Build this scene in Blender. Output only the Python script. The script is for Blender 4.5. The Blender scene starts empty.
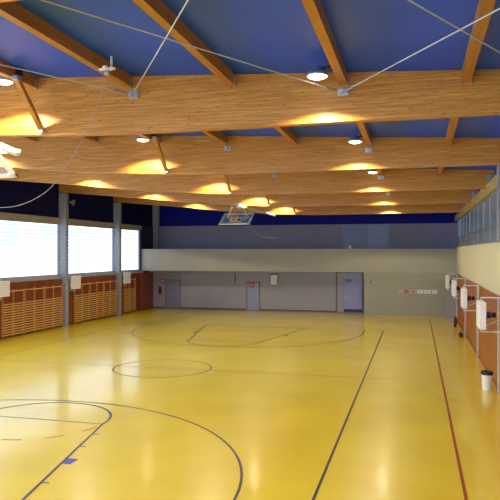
import bpy, bmesh, math, random
from mathutils import Vector, Matrix
random.seed(7)
C = bpy.context.scene.collection
PI = math.pi

# ------------------------------------------------------------------ helpers
class MB:
    """collects shapes, then links them as ONE mesh object"""
    def __init__(self): self.v = []; self.f = []; self.s = []
    def add(self, vs, fs, smooth=False):
        n = len(self.v); self.v += [tuple(p) for p in vs]
        for f in fs: self.f.append([i + n for i in f]); self.s.append(smooth)
        return self
    def box(self, x0, x1, y0, y1, z0, z1):
        vs = [(x, y, z) for z in (z0, z1) for y in (y0, y1) for x in (x0, x1)]
        return self.add(vs, [(0,2,3,1),(4,5,7,6),(0,1,5,4),(2,6,7,3),(0,4,6,2),(1,3,7,5)])
    def obox(self, c, ux, uy, uz, hx, hy, hz):
        c = Vector(c); ux, uy, uz = Vector(ux).normalized(), Vector(uy).normalized(), Vector(uz).normalized()
        vs = [c + ux*hx*sx + uy*hy*sy + uz*hz*sz for sz in (-1,1) for sy in (-1,1) for sx in (-1,1)]
        return self.add(vs, [(0,2,3,1),(4,5,7,6),(0,1,5,4),(2,6,7,3),(0,4,6,2),(1,3,7,5)])
    def bar(self, a, b, w, h, up=(0,0,1)):
        a, b = Vector(a), Vector(b); d = (b - a).normalized(); up = Vector(up)
        if abs(d.dot(up)) > .98: up = Vector((0,1,0))
        sx = d.cross(up).normalized(); uu = sx.cross(d)
        return self.obox((a + b)/2, d, sx, uu, (b - a).length/2, w/2, h/2)
    def tube(self, pts, r, n=10):
        pts = [Vector(p) for p in pts]; vs = []; fs = []
        up = Vector((0.123, 0.2, 1)).normalized()
        for i, p in enumerate(pts):
            d = (pts[min(i+1, len(pts)-1)] - pts[max(i-1, 0)]).normalized()
            if abs(d.dot(up)) > .97: up = Vector((1, .1, .05)).normalized()
            a = d.cross(up).normalized(); b = d.cross(a)
            vs += [p + (a*math.cos(2*PI*k/n) + b*math.sin(2*PI*k/n))*r for k in range(n)]
        for i in range(len(pts) - 1):
            for k in range(n):
                fs.append((i*n+k, i*n+(k+1) % n, (i+1)*n+(k+1) % n, (i+1)*n+k))
        self.add(vs, fs, True)
        m = len(pts) - 1
        return self.add(vs[:n] + vs[m*n:], [tuple(range(n)), tuple(range(2*n-1, n-1, -1))])
    def lathe(self, prof, n=24, M=None, caps=True):
        vs = []; fs = []
        for r, z in prof:
            for k in range(n):
                p = Vector((r*math.cos(2*PI*k/n), r*math.sin(2*PI*k/n), z)); vs.append(M @ p if M else p)
        for i in range(len(prof) - 1):
            for k in range(n):
                fs.append((i*n+k, i*n+(k+1) % n, (i+1)*n+(k+1) % n, (i+1)*n+k))
        self.add(vs, fs, True)
        if caps:
            m = (len(prof)-1)*n
            self.add(vs[:n], [tuple(range(n-1, -1, -1))]); self.add(vs[m:], [tuple(range(n))])
        return self
    def prism(self, poly, y0, y1):
        """polygon in XZ pulled along Y"""
        n = len(poly)
        vs = [(x, y0, z) for x, z in poly] + [(x, y1, z) for x, z in poly]
        fs = [tuple(range(n)), tuple(range(2*n-1, n-1, -1))]
        fs += [(i, i+n, (i+1) % n + n, (i+1) % n) for i in range(n)]
        return self.add(vs, fs)
    def prism_yz(self, poly, x0, x1):
        n = len(poly)
        vs = [(x0, y, z) for y, z in poly] + [(x1, y, z) for y, z in poly]
        fs = [tuple(range(n)), tuple(range(2*n-1, n-1, -1))]
        fs += [(i, i+n, (i+1) % n + n, (i+1) % n) for i in range(n)]
        return self.add(vs, fs)
    def strip(self, pts, w, z=0.003, closed=False):
        """flat painted line on the floor through 2-D points"""
        n = len(pts); vs = []; fs = []
        for i, (x, y) in enumerate(pts):
            if closed: a, b = pts[i-1], pts[(i+1) % n]
            else: a, b = pts[max(i-1, 0)], pts[min(i+1, n-1)]
            dx, dy = b[0]-a[0], b[1]-a[1]; L = math.hypot(dx, dy) or 1
            nx, ny = -dy/L*w/2, dx/L*w/2
            vs += [(x+nx, y+ny, z), (x-nx, y-ny, z)]
        for i in range(n if closed else n-1):
            j = (i+1) % n; fs.append((2*i, 2*i+1, 2*j+1, 2*j))
        return self.add(vs, fs)
    def build(self, name, mat, parent=None, bevel=0, loc=None):
        me = bpy.data.meshes.new(name)
        me.from_pydata(self.v, [], self.f); me.update()
        bm = bmesh.new(); bm.from_mesh(me)
        bmesh.ops.recalc_face_normals(bm, faces=bm.faces); bm.to_mesh(me); bm.free()
        for p, s in zip(me.polygons, self.s): p.use_smooth = s
        if mat: me.materials.append(mat)
        o = bpy.data.objects.new(name, me); C.objects.link(o)
        if parent: o.parent = parent
        if loc: o.location = loc
        if bevel:
            m = o.modifiers.new('bevel', 'BEVEL'); m.width = bevel; m.segments = 2; m.limit_method = 'ANGLE'
        return o

def tag(o, label=None, cat=None, group=None, kind=None):
    if label: o['label'] = label
    if cat: o['category'] = cat
    if group: o['group'] = group
    if kind: o['kind'] = kind
    return o
def thing(name, label, cat, loc, group=None, rz=0):
    o = bpy.data.objects.new(name, None); C.objects.link(o)
    o.location = loc; o.rotation_euler = (0, 0, rz); o.empty_display_size = .1
    return tag(o, label, cat, group)
def copy_tree(o, parent=None):
    c = o.copy(); C.objects.link(c)
    if parent: c.parent = parent
    for ch in [x for x in o.children]:
        copy_tree(ch, c)
    return c
def struct(name, mb, mat, parent=None, bevel=0):
    o = mb.build(name, mat, parent, bevel)
    if parent is None: o['kind'] = 'structure'
    return o

# ------------------------------------------------------------------ materials
def L(c):
    return tuple(((x/255)/12.92 if x/255 <= .04045 else ((x/255+.055)/1.055)**2.4) for x in c) + (1,)
def base(name):
    m = bpy.data.materials.new(name); m.use_nodes = True
    nt = m.node_tree; return m, nt, nt.nodes['Principled BSDF']
def N(nt, t, **kw):
    n = nt.nodes.new(t)
    for k, v in kw.items(): setattr(n, k, v)
    return n
def mapped(nt, scale, coord='Object', rot=(0,0,0)):
    tc = N(nt, 'ShaderNodeTexCoord'); mp = N(nt, 'ShaderNodeMapping')
    mp.inputs['Scale'].default_value = scale; mp.inputs['Rotation'].default_value = rot
    nt.links.new(tc.outputs[coord], mp.inputs['Vector']); return mp.outputs['Vector']
def plain(name, col, rough=.6, metal=0, var=.08, scale=3, spec=.5, bump=0):
    m, nt, b = base(name)
    v = mapped(nt, (scale,)*3)
    n = N(nt, 'ShaderNodeTexNoise'); n.inputs['Scale'].default_value = 2; n.inputs['Detail'].default_value = 4
    nt.links.new(v, n.inputs['Vector'])
    r = N(nt, 'ShaderNodeValToRGB'); c = L(col)
    r.color_ramp.elements[0].position = .3; r.color_ramp.elements[1].position = .7
    r.color_ramp.elements[0].color = tuple(x*(1-var) for x in c[:3]) + (1,)
    r.color_ramp.elements[1].color = tuple(min(1, x*(1+var)) for x in c[:3]) + (1,)
    nt.links.new(n.outputs['Fac'], r.inputs['Fac']); nt.links.new(r.outputs['Color'], b.inputs['Base Color'])
    b.inputs['Roughness'].default_value = rough; b.inputs['Metallic'].default_value = metal
    b.inputs['Specular IOR Level'].default_value = spec
    if bump:
        bp = N(nt, 'ShaderNodeBump'); bp.inputs['Strength'].default_value = bump
        nt.links.new(n.outputs['Fac'], bp.inputs['Height']); nt.links.new(bp.outputs['Normal'], b.inputs['Normal'])
    return m
def wood(name, dark, mid, light, grain, rough=.5, knots=True):
    """glued timber: long fine grain, thin lamination bands, dark knot flecks"""
    m, nt, b = base(name)
    v = mapped(nt, grain)
    n = N(nt, 'ShaderNodeTexNoise'); n.inputs['Scale'].default_value = 1; n.inputs['Detail'].default_value = 6; n.inputs['Roughness'].default_value = .65
    nt.links.new(v, n.inputs['Vector'])
    r = N(nt, 'ShaderNodeValToRGB'); e = r.color_ramp.elements
    e[0].position = .28; e[0].color = L(dark); e[1].position = .75; e[1].color = L(light)
    x = e.new(.52); x.color = L(mid)
    nt.links.new(n.outputs['Fac'], r.inputs['Fac']); out = r.outputs['Color']
    if knots:
        v2 = mapped(nt, (grain[0]*5, grain[1]*1.5, grain[2]*.8))
        k = N(nt, 'ShaderNodeTexNoise'); k.inputs['Scale'].default_value = 1; k.inputs['Detail'].default_value = 2
        nt.links.new(v2, k.inputs['Vector'])
        kr = N(nt, 'ShaderNodeValToRGB'); kr.color_ramp.elements[0].position = .29; kr.color_ramp.elements[1].position = .4
        kr.color_ramp.elements[0].color = (.55,.46,.4,1); kr.color_ramp.elements[1].color = (1,1,1,1)
        nt.links.new(k.outputs['Fac'], kr.inputs['Fac'])
        mx = N(nt, 'ShaderNodeMix', data_type='RGBA', blend_type='MULTIPLY'); mx.inputs['Factor'].default_value = 1
        nt.links.new(out, mx.inputs[6]); nt.links.new(kr.outputs['Color'], mx.inputs[7]); out = mx.outputs[2]
    nt.links.new(out, b.inputs['Base Color'])
    b.inputs['Roughness'].default_value = rough
    return m
def emit(name, col, s):
    m, nt, b = base(name)
    b.inputs['Base Color'].default_value = L(col); b.inputs['Emission Color'].default_value = L(col)
    b.inputs['Emission Strength'].default_value = s; return m

def floor_mat():
    m, nt, b = base('yellow_sports_floor')
    v = mapped(nt, (.35, .35, .35))
    n = N(nt, 'ShaderNodeTexNoise'); n.inputs['Scale'].default_value = 1.4; n.inputs['Detail'].default_value = 5
    nt.links.new(v, n.inputs['Vector'])
    r = N(nt, 'ShaderNodeValToRGB'); e = r.color_ramp.elements
    e[0].position = .3; e[0].color = L(FLOOR_A); e[1].position = .72; e[1].color = L(FLOOR_B)
    nt.links.new(n.outputs['Fac'], r.inputs['Fac']); nt.links.new(r.outputs['Color'], b.inputs['Base Color'])
    v2 = mapped(nt, (1.1, .5, 1)); n2 = N(nt, 'ShaderNodeTexNoise'); n2.inputs['Scale'].default_value = 1.2; n2.inputs['Detail'].default_value = 3
    nt.links.new(v2, n2.inputs['Vector'])
    rr = N(nt, 'ShaderNodeMapRange'); rr.inputs['To Min'].default_value = .278; rr.inputs['To Max'].default_value = .34
    nt.links.new(n2.outputs['Fac'], rr.inputs['Value']); nt.links.new(rr.outputs['Result'], b.inputs['Roughness'])
    bp = N(nt, 'ShaderNodeBump'); bp.inputs['Strength'].default_value = .05; bp.inputs['Distance'].default_value = .05
    nt.links.new(n2.outputs['Fac'], bp.inputs['Height']); nt.links.new(bp.outputs['Normal'], b.inputs['Normal'])
    b.inputs['Specular IOR Level'].default_value = .6
    b.inputs['Coat Weight'].default_value = .62; b.inputs['Coat Roughness'].default_value = .13
    return m
def window_mat(name, strength, vertical):
    """daylight through translucent panes, fine horizontal bars, faint vertical wires"""
    m, nt, b = base(name)
    tc = N(nt, 'ShaderNodeTexCoord'); sp = N(nt, 'ShaderNodeSeparateXYZ')
    nt.links.new(tc.outputs['Object'], sp.inputs['Vector'])
    def lines(sock, period, width):
        a = N(nt, 'ShaderNodeMath', operation='DIVIDE'); a.inputs[1].default_value = period
        nt.links.new(sock, a.inputs[0])
        fr = N(nt, 'ShaderNodeMath', operation='FRACT'); nt.links.new(a.outputs[0], fr.inputs[0])
        lt = N(nt, 'ShaderNodeMath', operation='LESS_THAN'); lt.inputs[1].default_value = width
        nt.links.new(fr.outputs[0], lt.inputs[0]); return lt.outputs[0]
    h = lines(sp.outputs['Z'], .21, .4)
    vv = lines(sp.outputs['Y'], .3, .3)
    mu = N(nt, 'ShaderNodeMath', operation='MULTIPLY'); mu.inputs[1].default_value = .62; nt.links.new(h, mu.inputs[0])
    mv = N(nt, 'ShaderNodeMath', operation='MULTIPLY'); mv.inputs[1].default_value = vertical; nt.links.new(vv, mv.inputs[0])
    ad = N(nt, 'ShaderNodeMath', operation='ADD'); nt.links.new(mu.outputs[0], ad.inputs[0]); nt.links.new(mv.outputs[0], ad.inputs[1])
    mx = N(nt, 'ShaderNodeMix', data_type='RGBA'); mx.inputs[6].default_value = L((214,234,255)); mx.inputs[7].default_value = L((70,112,150)); mx.clamp_factor = True
    nt.links.new(ad.outputs[0], mx.inputs['Factor'])
    nt.links.new(mx.outputs[2], b.inputs['Emission Color']); b.inputs['Emission Strength'].default_value = strength
    b.inputs['Base Color'].default_value = L((200,210,215)); b.inputs['Roughness'].default_value = .3
    return m
def frosted_mat(name, col, lo=.4, hi=.85):
    m, nt, b = base(name)
    out = nt.nodes['Material Output']
    b.inputs['Base Color'].default_value = L(col); b.inputs['Roughness'].default_value = .25; b.inputs['Specular IOR Level'].default_value = .7
    t = N(nt, 'ShaderNodeBsdfTransparent'); t.inputs['Color'].default_value = (.9,.95,1,1)
    n = N(nt, 'ShaderNodeTexNoise'); n.inputs['Scale'].default_value = 1
    nt.links.new(mapped(nt, (1, 1.2, .25)), n.inputs['Vector'])
    r = N(nt, 'ShaderNodeMapRange'); r.inputs['To Min'].default_value = lo; r.inputs['To Max'].default_value = hi
    nt.links.new(n.outputs['Fac'], r.inputs['Value'])
    ms = N(nt, 'ShaderNodeMixShader'); nt.links.new(r.outputs['Result'], ms.inputs[0])
    nt.links.new(t.outputs[0], ms.inputs[1]); nt.links.new(b.outputs[0], ms.inputs[2])
    nt.links.new(ms.outputs[0], out.inputs['Surface']); return m
def glass_mat(name, col, rough=.02, alpha=.25):
    m, nt, b = base(name)
    out = nt.nodes['Material Output']; nt.nodes.remove(b)
    g = N(nt, 'ShaderNodeBsdfGlossy'); g.inputs['Roughness'].default_value = rough
    t = N(nt, 'ShaderNodeBsdfTransparent'); t.inputs['Color'].default_value = L(col)
    fr = N(nt, 'ShaderNodeFresnel'); fr.inputs['IOR'].default_value = 1.5
    ms = N(nt, 'ShaderNodeMixShader')
    nt.links.new(fr.outputs[0], ms.inputs[0]); nt.links.new(t.outputs[0], ms.inputs[1]); nt.links.new(g.outputs[0], ms.inputs[2])
    nt.links.new(ms.outputs[0], out.inputs['Surface']); return m

FLOOR_A, FLOOR_B = (212,182,18), (226,199,32)
WIN = 1.9
WIN_FILL = 12.0  # glow of out-of-view windows, raised well above the visible ones as fill light
LAMP_W = 255
LAMP_C = (1, .87, .58)
M = dict(
    floor=floor_mat(),
    line=plain('dark_blue_line_paint', (30,24,56), .35, var=.15),
    mark=plain('blue_mark_paint', (28,40,150), .35),
    red=plain('red_brown_line_paint', (150,58,18), .35, var=.15),
    faint=plain('worn_brown_line_paint', (140,92,30), .35, var=.15),
    navy=plain('navy_wall_paint', (6,7,62), .6, var=.1, spec=.2),
    navy_far=plain('blue_strip_paint', (8,12,120), .6, var=.05, spec=.15),
    deck=plain('blue_metal_deck', (8,80,236), .42, 0, var=.06, scale=.4, spec=.3),
    beam=wood('glued_timber', (158,98,24), (190,128,44), (218,168,86), (1.1, 6, 34), .42),
    purlin=wood('purlin_timber', (146,92,26), (172,114,38), (194,136,54), (9, .7, 9), .45, False),
    plate=wood('pale_plate_timber', (170,148,84), (190,168,100), (206,186,120), (8, .6, 8), .5, False),
    panel=wood('red_brown_wood_panel', (104,44,18), (124,56,24), (142,68,30), (1.4, 1.4, .5), .38, False),
    panel_right=wood('orange_wood_panel', (130,66,22), (150,80,28), (170,96,38), (1.4, 1.4, .5), .38, False),
    bar_post=plain('beech_upright', (196,138,66), .45, var=.12),
    bars=plain('pale_beech', (226,176,98), .45, var=.12),
    concrete=plain('grey_concrete', (148,150,158), .7, var=.1, bump=.1),
    lintel=plain('beige_concrete', (176,164,140), .75, var=.08),
    cream=plain('cream_parapet_paint', (206,198,166), .6, var=.03, scale=.5),
    greywall=plain('grey_wall_paint', (152,147,154), .55, var=.03, scale=.4),
    far_parapet=plain('grey_parapet_paint', (168,164,150), .6, var=.03, scale=.5),
    far_flush=plain('olive_grey_wall_paint', (160,156,140), .6, var=.03, scale=.5),
    gallery=plain('grey_blue_gallery_paint', (130,121,142), .5, var=.05, scale=.6),
    door_grey=plain('grey_blue_door_paint', (122,122,140), .45, var=.05),
    door_blue=plain('lavender_blue_door_paint', (140,142,190), .4, var=.05),
    door_mid=plain('pale_blue_door_paint', (140,146,172), .45, var=.05),
    frame=plain('grey_door_frame', (120,118,122), .5),
    pier=plain('pale_pier_paint', (186,182,176), .6),
    steel=plain('galvanised_steel', (176,184,200), .35, .75, var=.1),
    white=plain('white_enamel', (236,236,240), .35, var=.03),
    offwhite=plain('off_white_casing', (214,212,204), .45, var=.04),
    dark=plain('black_plastic', (22,20,26), .5),
    purple=plain('dark_blue_motor_paint', (44,38,92), .45),
    brownish=plain('dark_reddish_cloth', (80,26,18), .8),
    signred=plain('sign_red', (176,40,34), .5),
    paper=plain('white_paper', (226,226,228), .7),
    pink=plain('pink_paper', (206,160,168), .7),
    orange=plain('orange_paper', (210,112,74), .7),
    green=plain('sign_green', (0,112,66), .5),
    rope=plain('grey_white_rope', (150,150,160), .7),
    rod=plain('zinc_rod', (196,200,214), .4, .4),
    rim=plain('orange_rim', (226,120,44), .4),
    net=plain('cream_net_cord', (226,210,150), .8),
    base=plain('dark_skirting', (84,78,92), .6),
    glass=frosted_mat('hazy_acrylic', (236,238,242), .16, .3),
    gallery_glass=frosted_mat('bluish_glazing', (150,166,176)),
    lamp=emit('lamp_glow', (255,244,214), 6),
    window_net=window_mat('window_wired', WIN, .20),
    window=window_mat('window_panes', WIN, .04),
    window_fill=window_mat('window_fill_glow', WIN_FILL, .1),
    win_back=emit('gallery_daylight', (176,198,224), 1.6),
)

# ------------------------------------------------------------------ dimensions
XL, XP, XW = -20.0, -19.78, -19.52     # left masonry, left panel face, column face
XR, XG = 2.47, 2.57                     # right panelled wall, right parapet face
YF, YP, YG = 45.4, 44.1, 46.6           # far wall, far parapet face, far gallery back
YN = -3.0
BY = [12.35 + 6.85*k for k in range(-2, 5)]   # beam lines; BY[2] is the nearest one in view
def drop(y): return -.006*(y - 12.2)
def ztop(x, y): return 7.68 - .0525*x + drop(y)
PROF = [(-20.0, 3.62), (-19, 3.5), (-16.9, 3.31), (-14.8, 3.12), (-13.9, 3.0), (-12.4, 2.85), (-10.86, 2.72), (-8.9, 2.6), (-7.8, 2.545), (-6.4, 2.5), (-5, 2.49), (-2, 2.5), (0, 2.51), (2.9, 2.52)]
def zbot(x, y):
    for (a, za), (b, zb) in zip(PROF, PROF[1:]):
        if a <= x <= b: return 4.3 + za + (zb - za)*(x - a)/(b - a) + drop(y)
    return 4.3 + (PROF[0][1] if x < 0 else PROF[-1][1]) + drop(y)

# ------------------------------------------------------------------ setting: floor and painted lines
floor = struct('floor', MB().box(XL-.3, 7, YN-.3, 48, -.2, 0), M['floor'])
CX, CY = -9.1, 22.0
def arc(cx, cy, r, a0, a1, n=64): return [(cx + r*math.cos(a0+(a1-a0)*i/n), cy + r*math.sin(a0+(a1-a0)*i/n)) for i in range(n+1)]
HB = 13.4
b_ = MB()
for s in (-1, 1):
    struct('side_line', MB().strip([(-9.2+7.47*s, CY-HB), (-9.2+7.47*s, CY+HB)], .055), M['line'], floor)
struct('halfway_line', MB().strip([(-19.2, CY), (.84, CY)], .045), M['faint'], floor)
struct('centre_circle', MB().strip(arc(CX, CY, 1.8, 0, 2*PI)[:-1], .05, .004, True), M['line'], floor)
for s in (-1, 1):                                  # near end (-1) and far end (+1)
    yb = CY + s*HB
    CX = -9.38 if s < 0 else -8.98
    struct('base_line', MB().strip([(CX-7.46, yb), (CX+7.46, yb)], .055), M['line'], floor)
    yc = yb - s*1.6
    R3 = 6.34 if s < 0 else 6.25
    pts = [(CX-6.25, yb)] + [(CX + R3*math.cos(a), yc - s*6.25*math.sin(a)) for a in [PI - PI*i/80 for i in range(81)]] + [(CX+6.25, yb)]
    struct('three_point_line', MB().strip(pts, .055, .004), M['line'], floor)
    yf = yb - s*5.85
    pts = [(CX-3.0, yb), (CX-1.8, yf)] + [(CX + 1.8*math.cos(a), yf - s*1.8*math.sin(a)) for a in [PI - PI*i/40 for i in range(41)]] + [(CX+1.8, yf), (CX+3.0, yb)]
    struct('free_throw_lane', MB().strip(pts, .06, .005), M['line'], floor)
    struct('free_throw_line', MB().strip([(CX-1.8, yf), (CX+1.8, yf)], .035, .004), M['faint' if s > 0 else 'line'], floor)
    d = MB()
    for i in range(6):
        a = PI*(i+.3)/6
        d.strip([(CX + 1.8*math.cos(a+PI/16*j/3), yf + s*1.8*math.sin(a+PI/16*j/3)) for j in range(5)], .045, .004)
    struct('dashed_arc', d, M['faint'], floor)
    t = MB()
    for sx in (-1, 1):
        for q in (1.9, 2.85, 4.05, 5.0):
            hx = 3.0 - 1.2*q/5.85; y = yb - s*q
            if q == 2.85: continue
            t.strip([(CX+sx*hx, y), (CX+sx*(hx+.17), y)], .05, .004)
    struct('lane_tick', t, M['line'], floor)
    for sx in (-1, 1):
        hx = 3.0 - 1.2*3.1/5.85
        struct('lane_block', MB().strip([(CX+sx*hx, yb-s*3.1), (CX+sx*(hx+.24), yb-s*3.1)], .34, .004), M['mark'], floor)
CX = -9.1
for x in (-19.2, .84):
    struct('outer_side_line', MB().strip([(x, CY-20), (x, CY+20)], .06, .004), M['red'], floor)
struct('outer_end_line', MB().strip([(-19.2, CY+19.8), (.84, CY+19.8)], .04, .004), M['faint'], floor)
pts = [(CX-7.5, 41.7)] + [(CX-1.5 + 6*math.cos(a), 41.7 - 6*math.sin(a)) for a in [PI - PI/2*i/30 for i in range(31)]] + [(CX+1.5 + 6*math.cos(a), 41.7 - 6*math.sin(a)) for a in [PI/2 - PI/2*i/30 for i in range(31)]]
struct('goal_area_line', MB().strip(pts, .045, .004), M['faint'], floor)
struct('substitution_mark', MB().strip([(.55, 19.3), (1.35, 19.4)], .04, .0045), M['faint'], floor)

# ------------------------------------------------------------------ setting: walls
LY = [12.2 + 6.85*k for k in range(-2, 5)]                # left column near faces
struct('wall_left', MB().box(XL-.3, XL, YN, 48, 0, 2.74), M['greywall'])
struct('wall_left_upper', MB().box(XL-.3, XL, YN, 48, 6.27, 9.6), M['navy'])
struct('wall_left_end', MB().box(XL-.3, XL+.05, 44.0, 48, 2.74, 6.27), plain('dark_brown_paint', (52,36,44), .6))
struct('trim_1', MB().box(XL-.3, XL+.12, YN, 44.0, 5.93, 6.27), M['lintel'])
struct('trim_2', MB().box(XL-.3, XL+.22, YN, 44.1, 2.76, 2.96), M['concrete'])
struct('wall_near', MB().box(XL-.3, 7, YN-.3, YN, 0, 9.6), M['greywall'])
struct('wall_far', MB().box(XL, 7, YF, YF+.3, 0, 2.9), M['greywall'])
struct('wall_far_flush', MB().box(-3.46, XR, YP+.004, YF, 0, 2.9), M['far_flush'])
struct('wall_far_upper', MB().box(XL, 7, YG, YG+.3, 2.9, 6.32), M['gallery'])
struct('wall_far_top', MB().box(XL, 7, YG-.03, YG+.3, 6.32, 9.6), M['navy_far'])
struct('wall_far_parapet', MB().box(XL+.02, XG+.0, YP, YP+.18, 2.9, 4.52), M['far_parapet'])
struct('floor_far_gallery', MB().box(XL, 7, YP+.18, YG, 2.9, 3.1), M['greywall'])
struct('baseboard_far', MB().box(XP, -5.5, YF-.02, YF, 0, .11), M['base'])
struct('wall_right', MB().box(XR, XR+.25, YN, YF, 0, 2.9), M['panel_right'])
struct('wall_right_parapet', MB().box(XG, XG+.18, YN, YP+.18, 2.88, 4.62), M['cream'])
struct('floor_right_gallery', MB().box(XG+.18, 7, YN, YF, 2.9, 3.1), M['greywall'])
struct('wall_right_gallery', MB().box(6.7, 7, YN, 48, 3.1, 9.4), M['greywall'])
for k, y in enumerate([14.0+6.85*j for j in range(0, 5)]):
    struct('window_%d' % (20+k), MB().box(6.6, 6.7, y, y+5.4, 4.3, 6.1), M['win_back'])
struct('trim_3', MB().box(XR-.015, XR, YN, YF, 0, .1), M['panel'])
# corner pier at the far right
struct('wall_corner_pier', MB().box(1.82, XR, 42.6, 43.0, 0, 2.88), M['greywall'])

# left windows, panels per bay
for k, y in enumerate(LY):
    y0, y1 = y + .3, (y + 6.85 if k < 6 else 44.0)
    if k == 6: y1 = 43.8
    if y0 > y1: continue
    wn = struct('window_%d' % (k+1), MB().box(XL-.12, XL-.06, y0, y1, 2.96, 5.93), M['window_fill'] if k <= 3 else M['window_net'] if k == 4 else M['window'])
    f = MB()
    f.box(XL-.06, XL+.04, y0, y0+.05, 2.96, 5.93).box(XL-.06, XL+.04, y1-.05, y1, 2.96, 5.93)
    f.box(XL-.06, XL+.04, y0, y1, 5.88, 5.93).box(XL-.06, XL+.04, y0, y1, 2.96, 3.01)
    f.build('window_frame', M['concrete'], wn)
    struct('trim_%d' % (10+k), MB().box(XL, XP, y0, (y1 if k < 6 else YF), .06, 2.74), M['panel'])
struct('trim_17', MB().box(XP, XP+.22, 43.0, YF, .06, 2.74), M['panel'])

# unseen end-wall windows behind the viewpoint, added as cool fill for beams and ceiling
for k, (a, b) in enumerate([(-17.5, -11.8), (-11.2, -5.5), (-4.9, .8)]):
    wn = struct('window_%d' % (50+k), MB().box(a, b, YN, YN+.06, 3.6, 6.9), M['window_fill'])
    f = MB().box(a-.08, a, YN, YN+.12, 3.5, 7).box(b, b+.08, YN, YN+.12, 3.5, 7).box(a, b, YN, YN+.12, 6.9, 7).box(a, b, YN, YN+.12, 3.5, 3.6)
    f.build('window_frame', M['concrete'], wn)

# doors on the far wall
def door(n, x0, x1, z1, mat, leaves, extra=None):
    d = struct('door_%d' % n, MB().box(x0+.06, x1-.06, YF-.03, YF-.005, .02, z1-.06), mat)
    f = MB().box(x0, x0+.07, YF-.06, YF, 0, z1).box(x1-.07, x1, YF-.06, YF, 0, z1).box(x0, x1, YF-.06, YF, z1-.07, z1)
    f.build('door_frame', M['frame'], d)
    w = (x1-x0-.12)/leaves
    for i in range(leaves):
        a = x0+.06+w*i
        leaf = MB().box(a+.015, a+w-.015, YF-.055, YF-.03, .04, z1-.09).build('door_leaf', mat, d, .006)
        hx = a+w-.14 if i == 0 and leaves > 1 or leaves == 1 else a+.06
        MB().box(hx, hx+.08, YF-.09, YF-.055, 1.0, 1.05).box(hx+.02, hx+.05, YF-.11, YF-.08, .98, 1.07).build('handle', M['steel'], leaf)
    return d
door(1, -18.56, -17.3, 2.22, M['door_grey'], 2)
d2 = door(2, -12.15, -11.12, 2.14, M['door_mid'], 1)
d3 = struct('door_3', MB().box(-5.48, -3.64, YF-.03, YF-.005, .02, 2.84), M['frame'])
MB().box(-5.54,-5.46,YF-.06,YF,0,2.9).box(-3.68,-3.60,YF-.06,YF,0,2.9).box(-5.54,-3.60,YF-.06,YF,2.82,2.9).build('door_frame', M['base'], d3)
lf = MB().box(-4.96,-3.69,YF-.06,YF-.03,.05,2.81).build('door_leaf', M['door_blue'], d3, .006)
MB().box(-4.96,-3.69,YF-.065,YF-.06,.05,.26).build('kick_plate', M['purple'], lf)
MB().box(-4.88,-4.72,YF-.1,YF-.06,1.02,1.07).build('handle', M['steel'], lf)
lf2 = MB().box(-5.45,-4.98,YF-.055,YF-.03,.05,2.81).build('door_leaf', M['greywall'], d3, .006)
# pale panels on the far gallery wall
for i, (a, b) in enumerate([(-5.2, -3.4), (-3.36, -1.9)]):
    p = struct('window_%d' % (30+i), MB().box(a, b, YG-.05, YG-.01, 4.5, 6.3), plain('pale_blue_louvre', (122,132,164) if i else (108,114,146), .35))
    f = MB()
    for j in range(7): f.box(a+.03, b-.03, YG-.065, YG-.05, 4.6+.24*j, 4.62+.24*j)
    f.build('louvre_bar', M['gallery'], p)

# ceiling deck
dk = MB()
vs = []; x0, x1 = XL-.3, 7
for y in (YN-.3, 48):
    for x in (x0, x1):
        vs += [(x, y, ztop(x, y)), (x, y, ztop(x, y)+.2)]
dk.add(vs, [(0,2,6,4),(1,5,7,3),(0,1,3,2),(4,6,7,5),(0,4,5,1),(2,3,7,6)])
struct('ceiling', dk, M['deck'])

# ------------------------------------------------------------------ roof timber
ORD = ['rearmost overhead', 'overhead', 'nearest', 'second', 'third', 'fourth', 'fifth']
beams = []
for k, y in enumerate(BY):
    poly = [(x, zbot(x, y)) for x, _ in PROF]
    xs = [2.9, -4, -12, -20.0]
    poly += [(x, ztop(x, y)-.004) for x in xs]
    nm = ['', '', 'nearest and largest deep golden timber roof beam, right across the top', 'second deep timber roof beam counted away from the front beam',
          'third timber roof beam, behind the second beam', 'fourth timber roof beam, partly hidden behind the third',
          'last and thinnest looking timber roof beam, against the navy strip'][k] or 'timber roof beam out of sight %s' % ORD[k]
    root = thing('roof_beam', nm, 'beam', (0, y, 0), 'timber roof beams')
    MB().prism(poly, -.11, .11).build('timber_beam', M['beam'], root)
    sh = MB()   # steel shoe at the right end
    zp = 6.92 + drop(y)*.45
    sh.box(2.62, 2.8, -.2, -.112, zp+.004, zp+.03).box(2.64, 2.78, -.135, -.112, zp+.03, zp+.36)
    sh.build('steel_shoe', M['steel'], root)
    for x in (-5.7, -1.36):
        z = ztop(x, y) - .4
        MB().box(x-.1, x+.12, -.17, -.11, z-.07, z+.07).tube([(x-.04, -.15, z), (x-.04, -.24, z)], .05).build('rod_plate', M['steel'], root, .01)
    beams.append(root)

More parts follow.
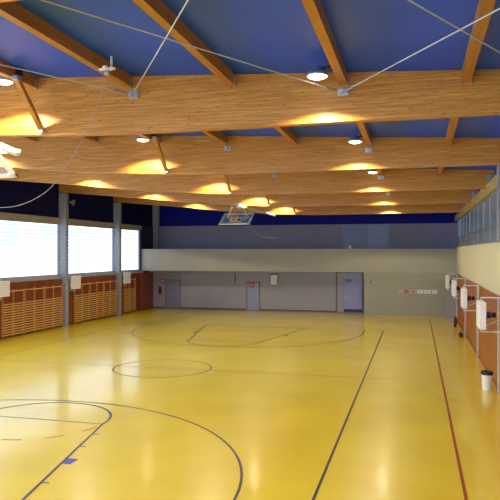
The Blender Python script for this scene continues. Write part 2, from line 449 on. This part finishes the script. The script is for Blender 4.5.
PX = [.88 - 2.235*i for i in range(9)]
cnt = ['first', 'second', 'third', 'fourth', 'fifth', 'sixth', 'seventh', 'eighth', 'ninth', 'tenth']
bay = {1: 'in front of the nearest beam', 2: 'between the nearest and second beams', 3: 'between the second and third beams', 4: 'between the third and fourth beams', 5: 'between the fourth and fifth beams', 6: 'beyond the fifth beam'}
purl0 = None
for k in range(1, 6):                     # bay between beam k and beam k+1
    for i, x in enumerate(PX):
        if k >= 4 and not (i < 3): continue
        ya, yb = BY[k]+.11, BY[k+1]-.11
        root = thing('roof_purlin', 'brown timber purlin %s, %s counting from the gallery side' % (bay[k], cnt[i]), 'purlin', (x, ya, ztop(x, (ya+yb)/2)), 'roof purlins')
        Ln = yb - ya
        if purl0 is None:
            h = .24
            o = MB()
            z0, z1 = drop(ya)-drop((ya+yb)/2), drop(yb)-drop((ya+yb)/2)
            o.prism_yz([(0, z0-h), (Ln, z1-h), (Ln, z1-.004), (0, z0-.004)], -.075, .075).build('timber', M['purlin'], root)
            hg = MB().box(.076, .1, Ln-.09, Ln-.002, z1-.26, z1-.07)
            hg.build('joist_hanger', M['steel'], root)
            purl0 = root
        else:
            for ch in purl0.children:
                c = ch.copy(); C.objects.link(c); c.parent = root

# knee braces
for k in range(1, 7):
    y = BY[k]; x = -7.86 + .11*(k-2)
    a = Vector((x, y-1.05, ztop(x, y)-.25)); b = Vector((x, y-.15, zbot(x, y)+.1))
    nm = {2: 'nearest', 3: 'second', 4: 'third', 5: 'fourth', 6: 'fifth'}.get(k)
    r = thing('knee_brace', 'slanting timber brace lit by a floodlight on the %s roof beam' % nm if nm else 'slanting timber brace out of sight overhead', 'brace', a, 'knee braces under the roof')
    MB().bar((0,0,0), b-a, .1, .1).build('timber', M['purlin'], r)
    MB().box(-.07, .07, -.07, .07, -.06, .04).build('steel_end', M['steel'], r, .01)
    MB().box(-.06,.06,b.y-a.y-.06,b.y-a.y+.035,b.z-a.z-.07,b.z-a.z+.05).build('steel_end', M['steel'], r, .01)

# bracing rods
def rod(a, b, label):
    a, b = Vector(a), Vector(b)
    r = thing('bracing_rod', label, 'rod', a, 'steel bracing rods')
    MB().tube([(0,0,0), b-a], .011, 8).build('rod', M['rod'], r)
    d = (b-a).normalized()
    MB().tube([d*.12, d*.42], .028, 8).build('turnbuckle', M['steel'], r)
y1, y0 = BY[2]-.2, BY[1]+.2
def node(x, y): return (x, y, ztop(x, BY[2])-.4)
rod(node(-5.74, y1), node(-9.95, y0), 'thin steel rod running level to the photo edge from the outer beam bracket')
rod(node(-5.69, y1), node(-1.65, y0), 'thin steel rod rising steeply over the first purlins from the nearest beam')
rod(node(-1.42, y1), node(-5.6, y0), 'long thin steel rod crossing two purlins down to the right bracket on the nearest beam')
rod(node(-1.34, y1), node(2.4, y0), 'thin steel rod rising to the right edge from the right bracket on the nearest beam')
rod(node(2.5, y1), node(-1.3, y0), 'thin steel rod slanting down over the top right corner, crossing another rod')

# ------------------------------------------------------------------ floodlights
def make_lamp():
    r = thing('floodlight', '', 'lamp', (0,0,0))
    T = Matrix.Rotation(0, 4, 'X')
    MB().lathe([(.19,-.01),(.2,0),(.19,.04),(.14,.09),(.08,.11),(.08,.17),(.05,.19)], 24, T).build('housing', M['steel'], r)
    MB().lathe([(.02,-.06),(.09,-.052),(.15,-.032),(.188,-.005)], 24, T).build('lens', M['lamp'], r)
    MB().bar((.06,0,.13), (.34,.0,.16), .05, .05).box(.3,.42,-.05,.05,.08,.24).build('bracket', M['dark'], r)
    return r
lamp0 = make_lamp(); first = True
rows = [(-1.74, 'right-hand'), (-8.3, 'middle'), (-14.3, 'left-hand')]
for k in range(0, 7):
    for x, rn in rows:
        y = BY[k] - .85; x += .05*(k-2)
        z = zbot(x, BY[k]) + (ztop(x, BY[k])-zbot(x, BY[k]))*1 - .27
        nm = {2: 'nearest', 3: 'second', 4: 'third', 5: 'fourth', 6: 'last'}.get(k)
        o = lamp0 if first else copy_tree(lamp0); first = False
        o.location = (x, y, z)
        o['label'] = 'round glowing floodlight before the %s roof beam, %s row of lamps' % (nm, rn) if nm else 'round floodlight out of sight overhead in the %s row' % rn
        o['group'] = 'floodlights under the roof'
        ld = bpy.data.lights.new('floodlight_beam', 'SPOT'); ld.energy = LAMP_W; ld.color = LAMP_C
        ld.spot_size = math.radians(145); ld.spot_blend = .35; ld.shadow_soft_size = .045
        lo = bpy.data.objects.new('floodlight_beam', ld); C.objects.link(lo)
        lo.location = (0, 0, -.26); lo.parent = o
        lo.rotation_euler = (0, 0, 0)

# ------------------------------------------------------------------ columns
for k, y in enumerate(LY + [46.28]):
    zt = zbot(-19.6, y)
    nm = {5: 'grey concrete column between the front window and the middle window', 6: 'grey concrete column between the middle window and the small end window',
          7: 'grey concrete column top rising behind the far balcony parapet'}.get(k, 'grey concrete column out of sight nearer the camera, number %s' % cnt[k])
    r = thing('concrete_column', nm, 'column', (XW-.25, y, 0), 'columns along the window side')
    MB().box(-.22, .25, 0, .3, 3.1 if k == 7 else 0, zt-.1 if k < 7 else ztop(-19.6, y)-.03).build('shaft', M['concrete'], r, .012)
    if k < 7: MB().box(-.2, .2, .02, .28, zt-.1, zt-.004).build('bearing_block', M['purlin'], r)

RY = [20.6 + 6.85*k for k in range(-2, 4)]
for k, y in enumerate(RY):
    nm = {2: 'grey pier at the right edge rising above the gallery parapet', 3: 'slim pale pier beside the second heater from the front', 4: 'slim pale pier beside the third heater', 5: 'slim pale pier nearest the far corner'}.get(k, 'pale pier out of sight nearer the camera, %s' % cnt[k])
    r = thing('wall_pier', nm, 'pier', (XR, y, 0), 'piers along the gallery side')
    MB().box(-.07, 0, 0, .14, 0, 2.87).build('lower_pier', M['pier'], r, .01)
    if k <= 2: MB().box(.104, .4, 0, .4, 4.63, 6.2).box(-.06, .097, 0, .4, 4.63, 6.95).build('upper_pier', M['concrete'], r)
    else: MB().box(.3, .5, 0, .3, 4.63, 6.0).build('upper_pier', M['concrete'], r, .01)

# ------------------------------------------------------------------ gallery on the right
PZ = lambda y: 6.5 + drop(y)*.45
pl = MB(); xa, xb = XG+.02, XG+.4
vs = []
for y in (YN, YG-.04):
    for (x, z) in ((xa, PZ(y)), (xb, PZ(y)), (xb, PZ(y)+.42), (xa, PZ(y)+.42)): vs.append((x, y, z))
pl.add(vs, [(0,1,2,3),(7,6,5,4),(0,4,5,1),(1,5,6,2),(2,6,7,3),(3,7,4,0)])
r = thing('wall_plate', 'long pale yellowish timber wall plate running above the gallery glazing', 'beam', (0,0,0))
pl.build('timber', M['plate'], r)
# glazing between the parapet top and the plate
for k, y in enumerate(RY[1:]):
    y0, y1 = y+.42, min(y+6.85-.02, YP-.2)
    wn = struct('window_%d' % (40+k), MB().box(XG+.1, XG+.115, y0, y1, 4.63, PZ(y0)-.02-.04), M['gallery_glass'])
    f = MB(); n = 3
    for j in range(n+1):
        yy = y0 + (y1-y0)*j/n
        f.box(XG+.085, XG+.13, max(y0, yy-.02), min(y1, yy+.02), 4.63, PZ(y1)-.01)
    f.box(XG+.075, XG+.14, y0, y1, 4.63, 4.67).box(XG+.075, XG+.14, y0, y1, PZ(y1)-.07, PZ(y1)-.01)
    f.build('window_frame', M['steel'], wn)
for k, y in enumerate(RY[1:]):
    y0, y1 = y+.45, min(y+6.8, YP-.25)
    if y1 < 8: continue
    r = thing('gallery_railing', 'thin grey handrail on balusters behind the glazing, %s bay from the near end' % cnt[k], 'railing', (XG+.04, y0, 4.624), 'railings along the gallery')
    MB().tube([(0, 0, .62), (0, y1-y0, .62)], .022, 8).build('handrail', M['dark'] if False else M['frame'], r)
    n = int((y1-y0)/.55)
    for j in range(n+1):
        yy = .05 + (y1-y0-.1)*j/n
        MB().tube([(0, yy, 0), (0, yy, .6)], .013, 6).build('baluster', M['frame'], r)

# ------------------------------------------------------------------ wall bars
def make_bars():
    """two-bay wall bar unit, 1.82 m along Y, bars towards +X"""
    r = thing('wall_bars', '', 'wall bars', (0,0,0))
    for y in (.03, .91, 1.79):
        MB().box(-.03, .075 if y != .91 else .06, y-.016, y+.016, .05, 2.42).build('upright', M['bar_post'], r)
    for z in [2.33] + [1.68-.127*i for i in range(13)]:
        MB().box(.035, .068, .052, 1.768, z-.026, z+.026).build('bar', M['bars'], r)
    return r
bar0 = None
units = [(ly, j) for ly in LY for j in range(3)]
for k, ly in enumerate(LY):
    ys = [ly+1.3+1.84*j for j in range(3)] if k < 6 else [ly+1.1]
    if k < 3: continue
    for j, y in enumerate(ys):
        if bar0 is None: bar0 = make_bars(); o = bar0
        else: o = copy_tree(bar0)
        o.location = (XP+.03, y, 0)
        w = {4: 'under the front window', 5: 'under the middle window', 6: 'under the small end window'}.get(k, 'out of sight nearer the camera')
        pos = ['nearest of three', 'middle of three', 'farthest of three'][j] if k < 6 else 'the single unit'
        o['label'] = 'beech wall bars on red wood panelling %s, %s' % (w, pos)
        o['group'] = 'wall bars under the windows'

# ------------------------------------------------------------------ unit heaters on both long walls
def make_heater():
    """casing 1 m along Y, 0.76 high, face towards -X; origin at wall bracket foot (x = wall)"""
    r = thing('unit_heater', '', 'heater', (0,0,0))
    MB().box(-.66, -.48, 0, 1.0, 2.12, 2.88).build('casing', M['white'], r, .015)
    f = MB()
    for i in range(9): f.obox((-.664, .5, 2.2+.075*i), (1,0,-.6), (0,1,0), (.6,0,1), .012, .44, .003)
    f.build('louvre', M['offwhite'], r)
    fr = MB()
    fr.box(-.6, 0, .6, .64, 2.99, 3.03) if False else fr.box(-.58, 0, .6, .64, 2.96, 3.0)
    fr.box(-.58, 0, .6, .64, 1.98, 2.02).box(-.58, -.54, .6, .64, 1.98, 3.0).box(-.05, 0, .6, .64, 1.98, 3.0)
    fr.bar((-.05,.62,2.35), (-.45,.62,2.16), .03, .03)
    fr.build('bracket_frame', M['offwhite'], r)
    T = Matrix.Translation((-.48, .42, 2.5)) @ Matrix.Rotation(PI/2, 4, 'Y')
    MB().lathe([(.1,0),(.1,.12),(.07,.17)], 16, T).build('motor', M['purple'], r)
    T2 = Matrix.Translation((-.29, .42, 2.5)) @ Matrix.Rotation(PI/2, 4, 'Y')
    MB().lathe([(.075,0),(.075,.1),(.04,.11)], 16, T2).build('motor_cap', M['dark'], r)
    return r
h0 = make_heater()
nr = ['first white heater box on the gallery side wall, above the white bin', 'second white heater box on the gallery side wall, behind the front one', 'third white heater box on the gallery side wall, by the corner pier', 'last heater box on the gallery side wall, in front of the corner pier']
for k in range(4):
    o = h0 if k == 0 else copy_tree(h0)
    o.location = (XR-.09, 18.9+6.85*k, 0); o['label'] = nr[k]; o['group'] = 'heaters on the side walls'
nl = ['white heater box cut by the photo edge below the front window', 'white heater box beside the column below the middle window', 'white heater box beside the column below the small end window']
for k in range(3):
    o = copy_tree(h0); o.rotation_euler = (0, 0, PI); o.scale = (.62, 1, 1)
    o.location = (XP+.02, 12.6+6.85*(2+k)+1.0+.0, 0); o['label'] = nl[k]; o['group'] = 'heaters on the side walls'

# ------------------------------------------------------------------ basketball goals folded up under the roof
def goal(label, cx, yc, zc, alpha, s, W, H, hang):
    """s=+1: top of the board leans towards +Y (far goal), s=-1 towards the camera (near goal)"""
    v = Vector((0, s*math.sin(alpha), math.cos(alpha))); u = Vector((1,0,0)); n = u.cross(v)
    if n.y*s > 0: n = -n          # playing face looks to mid court and up
    c = Vector((cx, yc, zc)); r = thing('basketball_goal', label, 'basketball goal', c)
    P = lambda a, b, d=0: u*a + v*b + n*d
    def fbar(m, a0, b0, a1, b1, w, t=.05, d=0): m.obox((P(a0,b0,d)+P(a1,b1,d))/2, P(a1,b1)-P(a0,b0), (P(a1,b1)-P(a0,b0)).cross(n), n, (P(a1,b1)-P(a0,b0)).length/2, w/2, t/2)
    pn = MB(); pn.obox(P(0,0), u, v, n, W/2-.05, H/2-.05, .006)
    f = MB(); t = .12
    fbar(f, -W/2, H/2-t/2, W/2, H/2-t/2, t); fbar(f, -W/2, -H/2+t/2, W/2, -H/2+t/2, t)
    fbar(f, -W/2+t/2, -H/2, -W/2+t/2, H/2, t); fbar(f, W/2-t/2, -H/2, W/2-t/2, H/2, t)
    bd = pn.build('backboard', M['glass'], r)
    f.build('board_frame', M['white'], bd)
    q = MB()
    for (a0,b0,a1,b1) in ((-.3,-.38,.3,-.38),(-.3,.08,.3,.08),(-.3,-.38,-.3,.08),(.3,-.38,.3,.08)): fbar(q, a0, b0, a1, b1, .06, .012, .01)
    q.build('target_square', M['white'], bd)
    rim = MB(); R = .225; pts = [P(R*math.cos(a), -.36, 0) + n*(.38 + R*math.sin(a)) for a in [2*PI*i/28 for i in range(29)]]
    rim.tube(pts, .016, 8).obox(P(0,-.36,.08), u, v, n, .1, .06, .08)
    rm = rim.build('rim', M['rim'], r)
    nt = MB()
    for i in range(12):
        a = 2*PI*i/12
        p = P(R*math.cos(a), -.36) + n*(.38+R*math.sin(a))
        p2 = P(R*.6*math.cos(a+.26), -.36) + n*(.38+R*.6*math.sin(a+.26)) + Vector((0,0,-.28)) 
        nt.tube([p, (p+p2)/2 + Vector((0,0,-.03)), p2], .008, 5)
    nt.build('net', M['net'], rm)
    st = MB()
    top = Vector(hang) - c
    for sx in (-1, 1):
        st.tube([P(.62*sx, .28, -.05), P(.1*sx, -.22, -.12)], .035, 8)
        st.tube([P(.62*sx, .28, -.05), top + Vector((.3*sx, 0, 0))], .04, 8)
    st.tube([P(-.62,.28,-.06), P(.62,.28,-.06)], .035, 8)
    st.build('support_arms', M['offwhite'], r)
    return r, c, top
fg, fc, ft = goal('folded basketball goal hanging far away before the grey gallery wall', -9.82, 34.6, 6.18, math.radians(60), 1, 1.8, 1.34, (-9.3, 32.9, 6.72))
# boom under the beams and winch of the far goal
fb = MB().tube([Vector((-8.85, 32.6, zbot(-8.85, 32.9)-.07))-fc, Vector((-8.8, 40.0, zbot(-8.8, 39.7)-.07))-fc], .075, 10)
fb.build('boom', M['offwhite'], fg)
MB().lathe([(.02,-.17),(.12,-.13),(.17,0),(.12,.13),(.02,.17)], 16, Matrix.Translation(Vector((-9.05, 32.45, 6.72))-fc) @ Matrix.Rotation(PI/2,4,'Y')).tube([Vector((-9.05,32.45,6.8))-fc, Vector((-9.05,32.8,7.0))-fc], .04).build('winch', M['steel'], fg)
MB().tube([Vector((-9.3, 32.9, 6.72))-fc, Vector((-8.85, 32.9, 6.72))-fc], .05).box(-9.35-fc.x,-9.25-fc.x,32.85-fc.y,32.95-fc.y,6.68-fc.z,zbot(-9.3,32.9)+.02-fc.z).build('hanger', M['offwhite'], fg)
ng, nc, ntp = goal('large folded basketball goal cut by the photo edge near the front', -9.45, 11.82, 6.3, math.radians(58), -1, 1.8, 1.25, (-9.4, 12.0, 6.95))
m = MB()
for x in (-8.66, -10.3):
    m.bar(Vector((x, 12.5, 6.52))-nc, Vector((x, 8.6, 6.9))-nc, .12, .13)
m.bar(Vector((-10.4, 11.0, 6.72))-nc, Vector((-8.4, 11.0, 6.72))-nc, .1, .1)
m.box(-9.46-nc.x, -9.34-nc.x, 12.3-nc.y, 12.42-nc.y, 6.5-nc.z, zbot(-9.4, 12.35)+.02-nc.z).bar(Vector((-10.3,12.36,6.54))-nc, Vector((-8.5,12.36,6.54))-nc, .08, .08)
m.build('mast', M['white'], ng, .01)

# hoisting ropes
def curve_pts(ps, n=10):
    ps = [Vector(p) for p in ps]; out = []
    for i in range(len(ps)-1):
        p0, p1, p2, p3 = ps[max(i-1,0)], ps[i], ps[i+1], ps[min(i+2, len(ps)-1)]
        for j in range(n):
            t = j/n; out.append(.5*((2*p1) + (p2-p0)*t + (2*p0-5*p1+4*p2-p3)*t*t + (3*p1-p0-3*p2+p3)*t**3))
    return out + [ps[-1]]
E2 = None
def rope(label, ps, r_=.009):
    o = Vector(ps[0]); r = thing('hoist_rope', label, 'rope', o)
    MB().tube([p-o for p in curve_pts(ps)], r_, 6).build('rope', M['rope'], r)
    return r
rope('thin pale rope hanging in a long curve from the pulley bracket towards the left edge', [(-5.58, 10.78, 7.5), (-6.13, 10.9, 6.48), (-6.62, 11, 5.87), (-6.94, 11, 5.51), (-7.39, 11, 5.28), (-7.84, 11, 5.19), (-8.41, 11, 5.24), (-9.2, 11.2, 5.6)], .0055)
rope('short pale rope trailing below the far folded basketball goal', [(-9.1, 34.5, 6.1), (-9.03, 34.5, 5.9), (-8.8, 34.5, 5.48), (-8.4, 34.5, 5.19), (-7.94, 34.5, 5.08), (-7.54, 34.5, 5.08)], .014)

# pulley cross on the purlin
pz = ztop(-5.6, 10.9) - .255
r = thing('pulley_bracket', 'small white cross shaped pulley bracket under the purlin before the nearest beam', 'bracket', (-5.55, 10.75, pz))
MB().box(-.16, .16, -.03, .03, -.05, -.01).box(-.04, .04, -.12, .12, -.04, 0).box(.076, .1, -.03, .03, -.05, .2).build('plate', M['white'], r, .005)
MB().lathe([(.03,-.02),(.06,-.015),(.045,0),(.06,.015),(.03,.02)], 14, Matrix.Translation((0,0,-.1)) @ Matrix.Rotation(PI/2,4,'X')).build('pulley', M['steel'], r)

# ------------------------------------------------------------------ small things
def bin_():
    r = thing('waste_bin', 'small white waste bin lined with a black bag on the yellow floor', 'bin', (2.14, 21.1, 0))
    MB().lathe([(.0,.0),(.135,.0),(.14,.01),(.17,.5),(.175,.51),(.165,.5),(.13,.03),(0,.03)], 28, None, False).build('bucket', M['white'], r)
    MB().lathe([(.172,.47),(.185,.5),(.187,.565),(.176,.575),(.165,.56),(.15,.46),(.0,.42)], 28, None, False).build('bin_bag', M['dark'], r)
bin_()
def ext(loc, label):
    r = thing('fire_extinguisher', label, 'extinguisher', loc)
    MB().lathe([(.06,0),(.09,.02),(.09,.46),(.05,.53),(.03,.56)], 16).build('cylinder', plain('dark_red_enamel', (70,16,28), .35), r)
    MB().box(-.03,.03,-.02,.02,.56,.62).box(-.09,.02,-.012,.012,.61,.64).build('valve', M['dark'], r)
    MB().tube([(.03,0,.58),(.11,0,.5),(.11,0,.2)], .015, 6).build('hose', M['dark'], r)
    if loc[2] > 0: MB().box(-.05,.05,.085,.12,.1,.4).build('wall_bracket', M['steel'], r)
ext((-18.95, YF-.12, 1.08), 'dark fire extinguisher hung on the wall beside the double door')
def placard(name, label, cat, x0, x1, z0, z1, mat, y=YF, group=None):
    r = thing(name, label, cat, ((x0+x1)/2, y-.004, (z0+z1)/2), group)
    w, h = (x1-x0)/2, (z1-z0)/2
    MB().box(-w, w, -.012, 0, -h, h).build('board', mat, r)
    return r, w, h
r, w, h = placard('safety_sign', 'small red square sign above the extinguisher on the far wall', 'sign', -18.97, -18.71, 1.95, 2.21, M['signred'])
MB().box(-.05,.0,-.016,-.012,-.08,.06).box(.02,.07,-.016,-.012,-.02,.08).build('pictogram', M['paper'], r)
r, w, h = placard('safety_sign', 'tiny dark red sign just right of the grey double door', 'sign', -17.28, -17.0, 1.58, 1.7, M['signred'])
MB().box(-.1,.1,-.016,-.012,-.02,.02).build('pictogram', M['paper'], r)
r, w, h = placard('safety_sign', 'reddish sign fixed high on the pale single door', 'sign', -11.9, -11.55, 1.7, 2.05, M['signred'], YF-.06)
MB().box(-.1,-.02,-.016,-.012,-.1,.1).box(.02,.1,-.016,-.012,-.1,.1).build('pictogram', M['pink'], r)
r, w, h = placard('door_sign', 'small dark green sign on the lavender blue door', 'sign', -4.84, -4.44, 2.2, 2.36, plain('dark_green_sign', (36,70,84), .5), YF-.06)
MB().box(-.12,.12,-.016,-.012,-.025,.025).build('pictogram', M['door_blue'], r)
# running man exit sign: pale text panel and green pictogram panel
r, w, h = placard('exit_sign', 'green and white emergency exit sign beside the lavender door', 'sign', -3.37, -2.77, 2.12, 2.31, plain('pale_green_sign', (150,176,140), .5), YP+.004)
MB().box(.02, .31, -.016, -.012, -.09, .09).build('green_panel', M['green'], r)
a = MB()
a.box(.2,.28,-.02,-.016,-.06,.06)                                  # doorway
a.bar((.06,-.018,0), (.17,-.018,0), .004, .03, (0,0,1)).prism([(.05,0),(.09,.04),(.09,-.04)], -.02, -.016)   # arrow
a.build('arrow_and_door', M['paper'], r)
a = MB()
a.box(-.28,-.25,-.016,-.012,-.05,.05); a.box(-.21,-.19,-.016,-.012,-.05,.05)
a.box(-.15,-.12,-.016,-.012,-.05,.05); a.box(-.08,-.05,-.016,-.012,-.05,.05)
a.build('pictogram', M['green'], r)
for x0, x1, mt, lb in [(-1.17,-.86,'pink2','faint pinkish notice, first of the row of notices on the far wall'), (-.76,-.54,'orange','small orange notice, second in the row on the far wall'),
                   (-.37,-.02,'pink','pink notice in the middle of the row on the far wall'), (.05,.44,'paper','bright white notice just after the pink one on the far wall'),
                   (.5,.95,'paper','wide white notice second from the corner end of the far wall row'), (1.02,1.34,'paper','narrow white notice closest to the corner pier on the far wall')]:
    mt_ = M.get(mt) or plain('faint_pink_paper', (184,164,152), .7)
    r, w, h = placard('wall_notice', lb, 'notice', x0, x1, 1.52, 1.77, mt_, YP+.004, 'notices in a row on the far wall')
    if mt == 'paper':
        t = MB()
        for j in range(3): t.box(-w+.05, w-.05-.06*j, -.0145, -.012, .05-.06*j, .07-.06*j)
        t.build('text_lines', plain('notice_grey', (150,150,160), .7), r)
    elif mt in ('pink', 'orange'):
        MB().box(-w+.06, w-.06, -.0145, -.012, -.06, .06).build('print', plain('notice_print', (178,110,110) if mt == 'pink' else (160,60,40), .7), r)
def speaker():
    r = thing('wall_speaker', 'white box speaker on the far wall under the balcony', 'speaker', (-10.0, YF, 1.95))
    MB().box(-.22,.22,-.26,-.06,0,.68).build('cabinet', M['white'], r, .015)
    MB().box(-.17,.17,-.266,-.26,.06,.62).build('grille', M['offwhite'], r)
    MB().box(-.1,.1,-.06,0,.1,.58).box(-.34,.3,-.05,0,.68,.76).build('wall_bracket', M['dark'], r)
speaker()
def loud():
    r = thing('column_loudspeaker', 'small dark loudspeaker at the top of the nearer concrete column', 'speaker', (XW, 33.0, 7.2))
    MB().lathe([(.05,0),(.08,.1),(.17,.24),(.175,.26)], 16, Matrix.Translation((.1,0,0)) @ Matrix.Rotation(math.radians(100),4,'Y')).build('horn', M['frame'], r)
    MB().box(0,.14,-.04,.04,-.05,.05).build('bracket', M['dark'], r)
loud()
def spot():
    r = thing('parapet_light', 'tiny white lamp standing on the far balcony parapet', 'lamp', (-4.42, 44.2, 4.52))
    MB().box(-.06,.06,-.05,.05,0,.03).tube([(0,0,.02),(0,0,.08)], .02).build('base', M['white'], r)
    MB().lathe([(.02,-.09),(.08,-.05),(.09,0),(.08,.05),(.02,.09)], 14, Matrix.Translation((0,0,.15))).build('head', M['white'], r)
spot()
def bundle(x, y, label, s):
    r = thing('sports_bag', label, 'bag', (x, y, 0))
    m = MB()
    prof = [(.02,-.3),(.12,-.28),(.15,-.15),(.16,0),(.15,.15),(.12,.28),(.02,.3)]
    m.lathe([(a*s, b*s) for a, b in prof], 16, Matrix.Translation((0,0,.145*s)) @ Matrix.Rotation(PI/2,4,'X') @ Matrix.Scale(.9,4,(0,1,0)))
    m.build('bag_body', M['brownish'], r)
    MB().tube(curve_pts([(-.02,-.14*s,.27*s),(0,-.08*s,.4*s),(0,.08*s,.4*s),(-.02,.14*s,.27*s)], 5), .014, 6).build('handle', M['dark'], r)
ext((2.16, 38.3, .0), 'dark red fire extinguisher standing on the floor by the corner pier')
bundle(2.18, 33.9, 'small dark bag on the floor against the gallery side wall, beyond the bin', .8)
# pipe on the far wall between doors
r = thing('wall_pipe', 'thin grey pipe stub hanging on the far wall left of the pale door', 'pipe', (-13.0, YF-.03, 1.95))
MB().tube([(0,0,0),(0,0,.93)], .025, 8).build('pipe', M['frame'], r)
MB().box(-.05,.05,-.03,.03,.4,.46).build('pipe_clamp', M['dark'], r)

# ------------------------------------------------------------------ light, world, camera
w = bpy.data.worlds.new('world'); bpy.context.scene.world = w; w.use_nodes = True
w.node_tree.nodes['Background'].inputs[0].default_value = (.55,.65,.85,1); w.node_tree.nodes['Background'].inputs[1].default_value = .3
cam = bpy.data.cameras.new('camera'); co = bpy.data.objects.new('camera', cam); C.objects.link(co)
cam.sensor_width = 36; cam.lens = 636*36/500; cam.shift_y = 2/500
co.location = (0, 0, 4.3); co.rotation_euler = (PI/2, 0, math.radians(14.65))
cam.clip_start = .05; cam.clip_end = 200
bpy.context.scene.camera = co
vs_ = bpy.context.scene.view_settings
vs_.view_transform = 'Standard'; vs_.look = 'None'; vs_.exposure = .12
cy = bpy.context.scene.cycles
cy.use_denoising = True; cy.max_bounces = 8; cy.diffuse_bounces = 5; cy.sample_clamp_indirect = 6
